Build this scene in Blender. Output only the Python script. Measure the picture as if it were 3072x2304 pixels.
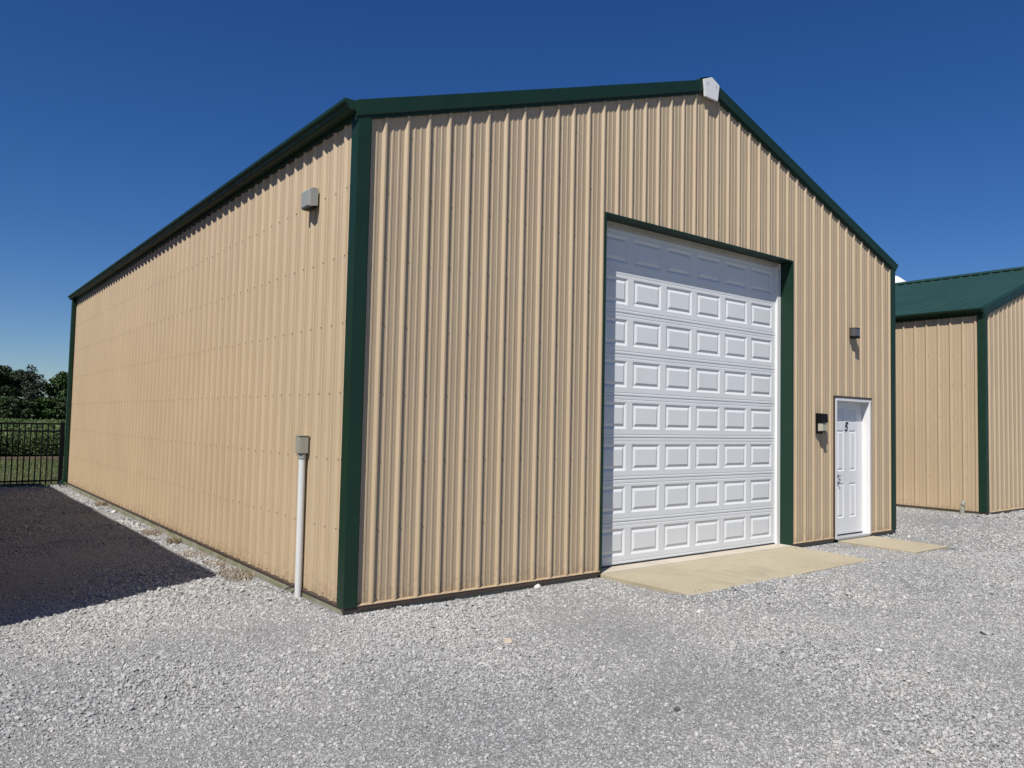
import bpy, bmesh, math, random
import numpy as np
from mathutils import Vector, Matrix

random.seed(7)
RNG = np.random.default_rng(11)
scene = bpy.context.scene
for o in list(bpy.data.objects):
    bpy.data.objects.remove(o, do_unlink=True)
COL = scene.collection
R = math.radians

# ------------------------------------------------------------------ camera
CAM_LOC = Vector((-3.0722, -6.0955, 1.5866))
c_right = Vector((0.7864, -0.6174, 0.0211)).normalized()
c_fwd = Vector((0.6159, 0.7862, 0.0512)).normalized()
c_up = c_right.cross(c_fwd).normalized()
c_right = c_fwd.cross(c_up).normalized()
cam_data = bpy.data.cameras.new('camera')
cam_data.sensor_fit = 'HORIZONTAL'
cam_data.sensor_width = 36.0
cam_data.lens = 2306.8 / 3072.0 * 36.0
cam_data.clip_start = 0.05
cam_data.clip_end = 6000.0
cam = bpy.data.objects.new('camera', cam_data)
COL.objects.link(cam)
m = Matrix((c_right, c_up, -c_fwd)).transposed().to_4x4()
m.translation = CAM_LOC
cam.matrix_world = m
scene.camera = cam

# ------------------------------------------------------------------ sky and sun
TO_SUN = Vector((-1.75, -1.0, 2.60)).normalized()
SUN_EL = math.asin(TO_SUN.z)
SUN_AZ = math.atan2(TO_SUN.x, TO_SUN.y)
world = bpy.data.worlds.new('World')
scene.world = world
world.use_nodes = True
wn = world.node_tree
wn.nodes.clear()
w_out = wn.nodes.new('ShaderNodeOutputWorld')
w_bg = wn.nodes.new('ShaderNodeBackground')
w_sky = wn.nodes.new('ShaderNodeTexSky')
w_sky.sky_type = 'NISHITA'
w_sky.sun_disc = False
w_sky.sun_elevation = SUN_EL
w_sky.sun_rotation = SUN_AZ
w_sky.altitude = 250.0
w_sky.air_density = 1.0
w_sky.dust_density = 0.1
w_sky.ozone_density = 8.0
w_bg.inputs['Strength'].default_value = 0.0635
w_gam = wn.nodes.new('ShaderNodeHueSaturation')
w_gam.inputs['Saturation'].default_value = 1.20
w_gam.inputs['Hue'].default_value = 0.511
wn.links.new(w_sky.outputs[0], w_gam.inputs['Color'])
wn.links.new(w_gam.outputs[0], w_bg.inputs['Color'])
wn.links.new(w_bg.outputs[0], w_out.inputs['Surface'])

sun_data = bpy.data.lights.new('sun', 'SUN')
sun_data.energy = 5.0
sun_data.angle = R(0.53)
sun_data.color = (1.0, 0.965, 0.91)
sun = bpy.data.objects.new('sun', sun_data)
COL.objects.link(sun)
sun.location = TO_SUN * 40
sun.rotation_euler = TO_SUN.to_track_quat('Z', 'Y').to_euler()

scene.view_settings.view_transform = 'Standard'
scene.view_settings.look = 'None'
scene.view_settings.exposure = 0.30
scene.view_settings.gamma = 1.0
scene.view_settings.use_curve_mapping = False

# ------------------------------------------------------------------ materials
ALB = 0.82          # all reflectances below are entered relative to this white
class NT:
    def __init__(self, name):
        self.m = bpy.data.materials.new(name)
        self.m.use_nodes = True
        self.t = self.m.node_tree
        self.b = self.t.nodes['Principled BSDF']
    def n(self, kind, **kw):
        nd = self.t.nodes.new(kind)
        for k, v in kw.items():
            setattr(nd, k, v)
        return nd
    def l(self, a, b):
        self.t.links.new(a, b)
    def coord(self, which='Object', scale=None):
        tc = self.n('ShaderNodeTexCoord')
        out = tc.outputs[which]
        if scale is not None:
            mp = self.n('ShaderNodeMapping')
            mp.inputs['Scale'].default_value = scale
            self.l(out, mp.inputs['Vector'])
            out = mp.outputs[0]
        return out
    def pos(self, scale=None):
        g = self.n('ShaderNodeNewGeometry')
        out = g.outputs['Position']
        if scale is not None:
            mp = self.n('ShaderNodeMapping')
            mp.inputs['Scale'].default_value = scale
            self.l(out, mp.inputs['Vector'])
            out = mp.outputs[0]
        return out
    def noise(self, vec, scale, detail=4, rough=0.55):
        nd = self.n('ShaderNodeTexNoise')
        nd.inputs['Scale'].default_value = scale
        nd.inputs['Detail'].default_value = detail
        nd.inputs['Roughness'].default_value = rough
        self.l(vec, nd.inputs['Vector'])
        return nd.outputs['Fac']
    def ramp(self, fac, stops, k=None):
        k = ALB if k is None else k
        stops = [(p, tuple(v * k for v in c)) for p, c in stops]
        nd = self.n('ShaderNodeValToRGB')
        el = nd.color_ramp.elements
        el[0].position, el[0].color = stops[0][0], (*stops[0][1], 1)
        el[1].position, el[1].color = stops[-1][0], (*stops[-1][1], 1)
        for p, c in stops[1:-1]:
            e = el.new(p); e.color = (*c, 1)
        self.l(fac, nd.inputs[0])
        return nd.outputs[0]
    def mix(self, fac, a, b, mode='MIX'):
        nd = self.n('ShaderNodeMix', data_type='RGBA', blend_type=mode)
        if isinstance(fac, (int, float)):
            nd.inputs[0].default_value = fac
        else:
            self.l(fac, nd.inputs[0])
        for v, i in ((a, 6), (b, 7)):
            if isinstance(v, tuple):
                nd.inputs[i].default_value = (*[q * ALB for q in v], 1)
            else:
                self.l(v, nd.inputs[i])
        return nd.outputs[2]
    def maprange(self, v, a, b, c, d):
        nd = self.n('ShaderNodeMapRange')
        for i, x in zip((1, 2, 3, 4), (a, b, c, d)):
            nd.inputs[i].default_value = x
        self.l(v, nd.inputs[0])
        return nd.outputs[0]
    def bump(self, h, strength, dist):
        nd = self.n('ShaderNodeBump')
        nd.inputs['Strength'].default_value = strength
        nd.inputs['Distance'].default_value = dist
        self.l(h, nd.inputs['Height'])
        self.l(nd.outputs[0], self.b.inputs['Normal'])
    def set(self, **kw):
        for k, v in kw.items():
            s = self.b.inputs[k.replace('_', ' ')]
            if isinstance(v, (int, float)):
                s.default_value = v
            elif isinstance(v, tuple):
                s.default_value = (*[q * ALB for q in v], 1) if len(v) == 3 else v
            else:
                self.l(v, s)
        return self

M = {}

def painted(name, col, rough=0.42, var=0.06, spec=0.5, wave=0.0):
    t = NT(name)
    p = t.pos()
    big = t.noise(p, 0.8, 3)
    streak = t.noise(t.pos((6.0, 6.0, 0.35)), 3.0, 4)
    oi = t.n('ShaderNodeObjectInfo')
    d = tuple(c * (1 - var) for c in col)
    u = tuple(min(1, c * (1 + var)) for c in col)
    c1 = t.ramp(big, [(0.3, d), (0.7, u)])
    c2 = t.mix(t.maprange(streak, 0.45, 0.8, 0.0, 0.22), c1, tuple(c * 0.72 for c in col))
    c3 = t.mix(t.maprange(oi.outputs['Random'], 0, 1, 0.0, 0.05), c2, (col[0] * .8, col[1] * .82, col[2] * .86))
    t.set(Base_Color=c3, Roughness=t.maprange(t.noise(p, 5, 3), 0.3, 0.7, rough - .06, rough + .08))
    t.b.inputs['Specular IOR Level'].default_value = spec
    if wave:
        t.bump(t.noise(t.pos((1, 1, 0.5)), 2.2, 2), wave, 0.02)
    M[name] = t.m
    return t.m

painted('tan_metal', (0.52, 0.395, 0.248), 0.55, 0.035, 0.7, 0.35)
def splash(mat):
    t = NT.__new__(NT); t.m = mat; t.t = mat.node_tree; t.b = t.t.nodes['Principled BSDF']
    src = t.b.inputs['Base Color'].links[0].from_socket
    geo = t.n('ShaderNodeNewGeometry'); sep = t.n('ShaderNodeSeparateXYZ'); t.l(geo.outputs['Position'], sep.inputs[0])
    hgt = t.maprange(sep.outputs['Z'], 0.0, 0.38, 0.62, 0.30)
    nz = t.noise(t.pos((1, 1, 0.8)), 22, 5, 0.75)
    sub = t.n('ShaderNodeMath', operation='SUBTRACT'); t.l(nz, sub.inputs[0]); sub.inputs[1].default_value = 1.0
    add = t.n('ShaderNodeMath', operation='ADD'); t.l(sub.outputs[0], add.inputs[0]); t.l(hgt, add.inputs[1])
    c = t.mix(t.maprange(add.outputs[0], 0.0, 0.16, 0.0, 0.55), src, (0.33, 0.22, 0.13))
    t.l(c, t.b.inputs['Base Color'])
splash(M['tan_metal'])
painted('green_metal', (0.010, 0.036, 0.021), 0.45, 0.12, 0.3, 0.2)
painted('roof_green', (0.018, 0.056, 0.042), 0.44, 0.10, 0.5, 0.2)
painted('brown_trim', (0.075, 0.052, 0.04), 0.5, 0.15)
painted('white_vinyl', (0.86, 0.85, 0.83), 0.35, 0.02)
painted('white_paint', (0.82, 0.825, 0.82), 0.38, 0.02)
painted('black_metal', (0.006, 0.006, 0.007), 0.5, 0.2, 0.2)
painted('black_plastic', (0.012, 0.012, 0.014), 0.45, 0.2)
painted('grey_box', (0.33, 0.34, 0.32), 0.45, 0.06)
painted('beige_box', (0.36, 0.35, 0.28), 0.5, 0.06)
painted('pvc', (0.70, 0.71, 0.69), 0.35, 0.05)
painted('screw_metal', (0.30, 0.22, 0.14), 0.45, 0.2)
painted('dark_rubber', (0.02, 0.02, 0.022), 0.7, 0.2)
painted('aluminium', (0.45, 0.45, 0.46), 0.3, 0.05)
painted('seal_vinyl', (0.50, 0.44, 0.36), 0.6, 0.2)
painted('knob_metal', (0.10, 0.095, 0.085), 0.3, 0.1)
painted('silver_metal', (0.33, 0.33, 0.33), 0.3, 0.1)

# embossed steel of the overhead door: wood-grain stamping
t = NT('door_steel')
g = t.noise(t.pos((4, 4, 90)), 2.5, 5)
t.set(Base_Color=t.ramp(t.noise(t.pos(), 1.2, 3), [(0.3, (0.78, 0.79, 0.78)), (0.7, (0.83, 0.835, 0.825))]), Roughness=0.42)
t.bump(g, 0.12, 0.003)
M['door_steel'] = t.m

# lamp glasses
t = NT('cream_lens')
t.set(Base_Color=(0.62, 0.58, 0.45), Roughness=0.25)
t.b.inputs['Transmission Weight'].default_value = 0.25
wv = t.n('ShaderNodeTexWave'); wv.inputs['Scale'].default_value = 40
t.l(t.coord('Object'), wv.inputs['Vector']); t.bump(wv.outputs['Fac'], 0.4, 0.004)
M['cream_lens'] = t.m
t = NT('bronze_glass')
t.set(Base_Color=(0.10, 0.085, 0.075), Roughness=0.12)
t.b.inputs['Coat Weight'].default_value = 0.6
M['bronze_glass'] = t.m

# concrete
def concrete(name, a, b, dark):
    t = NT(name)
    p = t.pos()
    c = t.ramp(t.noise(p, 1.3, 6, 0.65), [(0.3, a), (0.7, b)])
    st = t.noise(t.pos((1.0, 3.5, 1.0)), 2.1, 5, 0.7)
    c = t.mix(t.maprange(st, 0.56, 0.72, 0.0, 0.5), c, dark)
    big = t.noise(t.pos((0.9, 0.5, 1)), 1.6, 6, 0.75)
    c = t.mix(t.maprange(big, 0.52, 0.62, 0.0, 0.45), c, tuple(v * 0.82 for v in a))
    tyre = t.noise(t.pos((5.5, 0.35, 1)), 1.0, 4, 0.6)
    c = t.mix(t.maprange(tyre, 0.60, 0.70, 0.0, 0.30), c, dark)
    sp = t.noise(p, 90, 3, 0.7)
    c = t.mix(t.maprange(sp, 0.55, 0.75, 0.0, 0.35), c, dark)
    t.set(Base_Color=c, Roughness=0.9)
    t.bump(t.noise(p, 140, 4), 0.25, 0.004)
    M[name] = t.m
concrete('concrete', (0.40, 0.345, 0.235), (0.46, 0.40, 0.28), (0.29, 0.245, 0.165))
concrete('concrete_light', (0.50, 0.44, 0.35), (0.58, 0.52, 0.42), (0.36, 0.31, 0.24))

# weathered treated board
t = NT('skirt_wood')
p = t.pos()
c = t.ramp(t.noise(t.pos((1, 0.6, 9)), 3.0, 5), [(0.3, (0.16, 0.155, 0.085)), (0.7, (0.30, 0.29, 0.20))])
c = t.mix(t.maprange(t.noise(t.pos((1, 1.5, .4)), 2.4, 4), 0.45, 0.65, 0, 0.8), c, (0.34, 0.33, 0.28))
t.set(Base_Color=c, Roughness=0.85)
t.bump(t.noise(t.pos((1, 1, 14)), 12, 4), 0.4, 0.004)
M['skirt_wood'] = t.m

# gravel sheet and stones
def gravel_tone(t, p):
    """tone of the worn lanes: 0 dusty bluish grey, 1 clean pale stone"""
    return t.noise(p, 0.55, 4, 0.6)
t = NT('gravel_sheet')
p = t.pos()
vor = t.n('ShaderNodeTexVoronoi'); vor.inputs['Scale'].default_value = 75
t.l(p, vor.inputs['Vector'])
vor2 = t.n('ShaderNodeTexVoronoi'); vor2.inputs['Scale'].default_value = 190
t.l(p, vor2.inputs['Vector'])
sp = t.n('ShaderNodeSeparateColor'); t.l(vor.outputs['Color'], sp.inputs[0])
cell = t.ramp(sp.outputs[0], [(0.0, (0.27, 0.267, 0.26)), (0.5, (0.38, 0.376, 0.367)), (1.0, (0.51, 0.505, 0.49))])
lane = t.ramp(gravel_tone(t, p), [(0.37, (0.84, 0.84, 0.85)), (0.63, (1.02, 1.01, 0.985))], 1.0)
t.set(Base_Color=t.mix(1.0, cell, lane, 'MULTIPLY'), Roughness=0.95)
ad = t.n('ShaderNodeMath', operation='ADD')
t.l(vor.outputs['Distance'], ad.inputs[0]); t.l(vor2.outputs['Distance'], ad.inputs[1])
nb = t.n('ShaderNodeMath', operation='MULTIPLY'); nb.inputs[1].default_value = -1
t.l(ad.outputs[0], nb.inputs[0])
t.bump(nb.outputs[0], 0.9, 0.012)
M['gravel_sheet'] = t.m

t = NT('stone')
oi = t.n('ShaderNodeObjectInfo')
p = t.pos()
cell = t.ramp(oi.outputs['Random'], [(0.0, (0.24, 0.237, 0.232)), (0.10, (0.35, 0.347, 0.34)), (0.6, (0.445, 0.441, 0.43)),
                                     (0.9, (0.55, 0.546, 0.53)), (0.98, (0.52, 0.49, 0.45)), (1.0, (0.68, 0.67, 0.65))])
lane = t.ramp(gravel_tone(t, p), [(0.37, (0.84, 0.84, 0.85)), (0.63, (1.02, 1.01, 0.985))], 1.0)
c = t.mix(1.0, cell, lane, 'MULTIPLY')
fine = t.noise(p, 160, 3)
c = t.mix(t.maprange(fine, 0.4, 0.7, 0, 0.22), c, (0.30, 0.297, 0.29))
t.set(Base_Color=c, Roughness=0.9)
M['stone'] = t.m

def rock_mat(name, a, b):
    t = NT(name)
    t.set(Base_Color=t.ramp(t.noise(t.coord('Object'), 18, 5), [(0.3, a), (0.7, b)]), Roughness=0.9)
    t.bump(t.noise(t.coord('Object'), 60, 4), 0.5, 0.004)
    M[name] = t.m
rock_mat('rock_white', (0.58, 0.57, 0.54), (0.72, 0.71, 0.68))
rock_mat('rock_tan', (0.45, 0.36, 0.27), (0.60, 0.52, 0.43))
rock_mat('rock_grey', (0.30, 0.30, 0.29), (0.44, 0.435, 0.42))
rock_mat('rock_dark', (0.05, 0.05, 0.05), (0.12, 0.12, 0.115))

# vegetation
def leafy(name, a, b, c3=None, trans=0.25):
    t = NT(name)
    oi = t.n('ShaderNodeObjectInfo')
    g = t.n('ShaderNodeNewGeometry')
    c = t.ramp(g.outputs['Random Per Island'], [(0.0, a), (0.6, b), (1.0, c3 or b)])
    t.set(Base_Color=c, Roughness=0.6)
    t.b.inputs['Specular IOR Level'].default_value = 0.25
    M[name] = t.m
leafy('leaf_dark', (0.015, 0.032, 0.012), (0.034, 0.062, 0.02), (0.06, 0.092, 0.03))
leafy('leaf_mid', (0.018, 0.044, 0.010), (0.044, 0.085, 0.02), (0.075, 0.12, 0.032))
leafy('leaf_grey', (0.022, 0.032, 0.018), (0.04, 0.052, 0.03), (0.07, 0.078, 0.05))
leafy('leaf_soy', (0.034, 0.062, 0.014), (0.072, 0.115, 0.028), (0.14, 0.18, 0.065))
leafy('blade_grass', (0.06, 0.085, 0.015), (0.11, 0.135, 0.03), (0.16, 0.165, 0.05))
leafy('dry_grass', (0.20, 0.14, 0.085), (0.33, 0.25, 0.165), (0.46, 0.39, 0.28))
t = NT('bark')
t.set(Base_Color=t.ramp(t.noise(t.pos((3, 3, .6)), 4, 5), [(0.3, (0.05, 0.042, 0.034)), (0.7, (0.13, 0.115, 0.095))]), Roughness=0.9)
M['bark'] = t.m
t = NT('lawn')
p = t.pos()
t.set(Base_Color=t.ramp(t.noise(p, 1.6, 6, 0.7), [(0.3, (0.045, 0.055, 0.016)), (0.7, (0.085, 0.095, 0.03))]), Roughness=0.95)
M['lawn'] = t.m
t = NT('soil')
t.set(Base_Color=t.ramp(t.noise(t.pos(), 6, 5), [(0.3, (0.06, 0.035, 0.022)), (0.7, (0.12, 0.075, 0.05))]), Roughness=0.95)
M['soil'] = t.m
t = NT('soy_canopy')
p = t.pos((1, 0.35, 1))
t.set(Base_Color=t.ramp(t.noise(p, 3, 6, 0.7), [(0.3, (0.03, 0.058, 0.012)), (0.7, (0.075, 0.12, 0.03))]), Roughness=0.8)
M['soy_canopy'] = t.m

# ------------------------------------------------------------------ mesh helpers
class MB:
    def __init__(self):
        self.v, self.f = [], []
    def poly(self, pts):
        i = len(self.v)
        self.v += [tuple(p) for p in pts]
        self.f.append(tuple(range(i, i + len(pts))))
    def box(self, x0, x1, y0, y1, z0, z1):
        i = len(self.v)
        self.v += [(x0, y0, z0), (x1, y0, z0), (x1, y1, z0), (x0, y1, z0), (x0, y0, z1), (x1, y0, z1), (x1, y1, z1), (x0, y1, z1)]
        for q in ((0, 3, 2, 1), (4, 5, 6, 7), (0, 1, 5, 4), (1, 2, 6, 5), (2, 3, 7, 6), (3, 0, 4, 7)):
            self.f.append(tuple(i + k for k in q))
    def hexa(self, p8):
        i = len(self.v)
        self.v += [tuple(p) for p in p8]
        for q in ((0, 3, 2, 1), (4, 5, 6, 7), (0, 1, 5, 4), (1, 2, 6, 5), (2, 3, 7, 6), (3, 0, 4, 7)):
            self.f.append(tuple(i + k for k in q))
    def prism(self, ring_a, ring_b, caps=True):
        i = len(self.v); n = len(ring_a)
        self.v += [tuple(p) for p in ring_a] + [tuple(p) for p in ring_b]
        for k in range(n):
            j = (k + 1) % n
            self.f.append((i + k, i + j, i + n + j, i + n + k))
        if caps:
            self.f.append(tuple(i + k for k in reversed(range(n))))
            self.f.append(tuple(i + n + k for k in range(n)))
    def tube(self, pts, radii, seg=10, caps=True):
        i = len(self.v); n = len(pts)
        pts = [Vector(p) for p in pts]
        for k, p in enumerate(pts):
            d = (pts[min(k + 1, n - 1)] - pts[max(k - 1, 0)]).normalized()
            a = d.orthogonal().normalized() if abs(d.z) < .9 else Vector((1, 0, 0)).cross(d).normalized()
            b = d.cross(a)
            r = radii[k] if hasattr(radii, '__len__') else radii
            for s in range(seg):
                an = 2 * math.pi * s / seg
                self.v.append(tuple(p + a * math.cos(an) * r + b * math.sin(an) * r))
        for k in range(n - 1):
            for s in range(seg):
                t_ = (s + 1) % seg
                self.f.append((i + k * seg + s, i + k * seg + t_, i + (k + 1) * seg + t_, i + (k + 1) * seg + s))
        if caps:
            self.f.append(tuple(i + s for s in reversed(range(seg))))
            self.f.append(tuple(i + (n - 1) * seg + s for s in range(seg)))
    def mesh(self, name, mat, bevel=0.0, smooth=False, fix=True):
        me = bpy.data.meshes.new(name)
        me.from_pydata(self.v, [], self.f)
        if fix or bevel:
            bm = bmesh.new(); bm.from_mesh(me)
            if fix:
                bmesh.ops.recalc_face_normals(bm, faces=bm.faces)
            if bevel:
                bmesh.ops.bevel(bm, geom=[e for e in bm.edges if len(e.link_faces) == 2 and e.calc_face_angle(0) > 0.5],
                                offset=bevel, segments=2, profile=0.6, affect='EDGES')
            bm.to_mesh(me); bm.free()
        if smooth:
            me.polygons.foreach_set('use_smooth', [True] * len(me.polygons))
        me.materials.append(M[mat])
        me.update()
        return me

def link(name, data, parent=None, loc=(0, 0, 0)):
    o = bpy.data.objects.new(name, data)
    COL.objects.link(o)
    o.location = loc
    if parent:
        o.parent = parent
    return o

def part(name, mb, mat, parent, bevel=0.0, smooth=False, fix=True, label=None):
    o = link(name, mb.mesh(name, mat, bevel, smooth, fix), parent)
    if label:
        o['label'] = label
    return o

def tag(o, label=None, cat=None, group=None, kind=None):
    if label: o['label'] = label
    if cat: o['category'] = cat
    if group: o['group'] = group
    if kind: o['kind'] = kind
    return o

def thing(name, label, cat, loc=(0, 0, 0), group=None):
    return tag(link(name, None, None, loc), label, cat, group)

def sm(a, b, x):
    t_ = np.clip((np.asarray(x, float) - a) / (b - a), 0, 1)
    return t_ * t_ * (3 - 2 * t_)

def ground_z(x, y):
    x = np.asarray(x, float); y = np.asarray(y, float)
    z = -0.078 + 0 * x
    z = z - 0.05 * sm(0.0, 2.6, y) * (1 - sm(-0.5, 0.6, x))
    z = z + 0.105 * sm(9.6, 13.2, x)
    und = 0.010 * np.sin(x * 1.3 + 0.7 * y) * np.sin(0.9 * y - 0.4 * x) + 0.006 * np.sin(2.9 * x - 1.7 * y + 1.0)
    z = z + 0.036 * np.exp(-((np.clip(np.abs(x - 4.8) - 1.75, 0, 9)) ** 2 / 0.05 + (y + 1.30) ** 2 / 0.10))
    near = np.exp(-((x - 5) ** 2 / 18.0 + (y + 0.6) ** 2 / 0.9))
    return z + und * (1 - 0.8 * near)

# ------------------------------------------------------------------ ground
def grid_mesh(name, xs, ys, zf, mat):
    X, Y = np.meshgrid(xs, ys)
    Z = zf(X, Y)
    nx, ny = len(xs), len(ys)
    v = np.stack([X.ravel(), Y.ravel(), Z.ravel()], 1)
    idx = np.arange(nx * ny).reshape(ny, nx)
    f = np.stack([idx[:-1, :-1].ravel(), idx[:-1, 1:].ravel(), idx[1:, 1:].ravel(), idx[1:, :-1].ravel()], 1)
    me = bpy.data.meshes.new(name)
    me.from_pydata(v.tolist(), [], f.tolist())
    me.polygons.foreach_set('use_smooth', [True] * len(me.polygons))
    me.materials.append(M[mat])
    return me

def axis(lo, hi, n0, n1, step, far):
    return np.unique(np.concatenate([np.linspace(lo, n0, far), np.arange(n0, n1, step), np.linspace(n1, hi, far)]))

o = link('ground', grid_mesh('ground', np.concatenate([[-3000], np.linspace(-200, 300, 26), [3000]]),
                             np.concatenate([[-3000], np.linspace(-200, 400, 31), [3000]]),
                             lambda x, y: -0.22 + 0 * x, 'lawn'))
tag(o, kind='structure')
o = link('gravel_yard', grid_mesh('gravel_yard', axis(-40, 60, -6, 18, 0.2, 14), axis(-40, 15.35, -6, 15.2, 0.2, 14),
                                  lambda x, y: ground_z(x, y) - 0.10 * sm(15.0, 15.35, y), 'gravel_sheet'))
tag(o, kind='structure')

# concrete apron before the overhead door (setting)
def slab(name, q, ztop_back, ztop_front, th, mat):
    mb = MB()
    (a, b, c, d) = q            # back-left, front-left, front-right, back-right
    top = [(a[0], a[1], ztop_back), (b[0], b[1], ztop_front), (c[0], c[1], ztop_front), (d[0], d[1], ztop_back)]
    mb.hexa([(p[0], p[1], p[2] - th) for p in top] + top)
    o = link(name, mb.mesh(name, mat, bevel=0.008))
    tag(o, kind='structure')
    return o
slab('concrete_apron', [(2.955, -0.036), (3.0, -1.26), (6.58, -1.20), (6.70, -0.036)], -0.030, -0.036, 0.14, 'concrete')
slab('concrete_doorstep', [(7.87, -0.05), (7.86, -1.18), (8.86, -1.19), (8.90, -0.05)], -0.049, -0.053, 0.12, 'concrete')

# ------------------------------------------------------------------ ribbed sheet
PITCH = 0.2286
def rib_profile(u0, u1, r0, extra=()):
    """(u, depth) list of a ribbed sheet from u0 to u1 with major ribs at r0 + k*PITCH"""
    pts = {}
    k = int(math.floor((u0 - r0) / PITCH)) - 1
    while True:
        c = r0 + k * PITCH
        if c - 0.1 > u1:
            break
        for du, d in ((-0.0310, 0), (-0.0285, 0.0012), (-0.0110, 0.0230), (-0.0070, 0.0250), (0.0070, 0.0250), (0.0110, 0.0230), (0.0270, 0.0012), (0.0295, 0)):
            pts[round(c + du, 5)] = d
        for mc in (c + PITCH / 3 + .004, c + 2 * PITCH / 3 - .004):
            for du, d in ((-0.0125, 0), (-0.0075, 0.0045), (0.0075, 0.0045), (0.0115, 0)):
                pts[round(mc + du, 5)] = d
        k += 1
    us = sorted(pts)
    ds = [pts[u] for u in us]
    want = [u for u in us if u0 < u < u1] + [u0, u1] + [e for e in extra if u0 < e < u1]
    want = sorted(set(round(w, 5) for w in want))
    return [(u, float(np.interp(u, us, ds))) for u in want]

def screw(mb, p, n, r=0.0066):
    """washer head and hex dome"""
    p, n = Vector(p), Vector(n)
    a = n.orthogonal().normalized(); b = n.cross(a)
    def ring(rad, h):
        return [p + n * h + (a * math.cos(k * math.pi / 3) + b * math.sin(k * math.pi / 3)) * rad for k in range(6)]
    mb.prism(ring(r * 1.25, 0.0), ring(r * 1.15, 0.003), caps=False)
    mb.prism(ring(r, 0.003), ring(r * 0.75, 0.010), caps=True)

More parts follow.
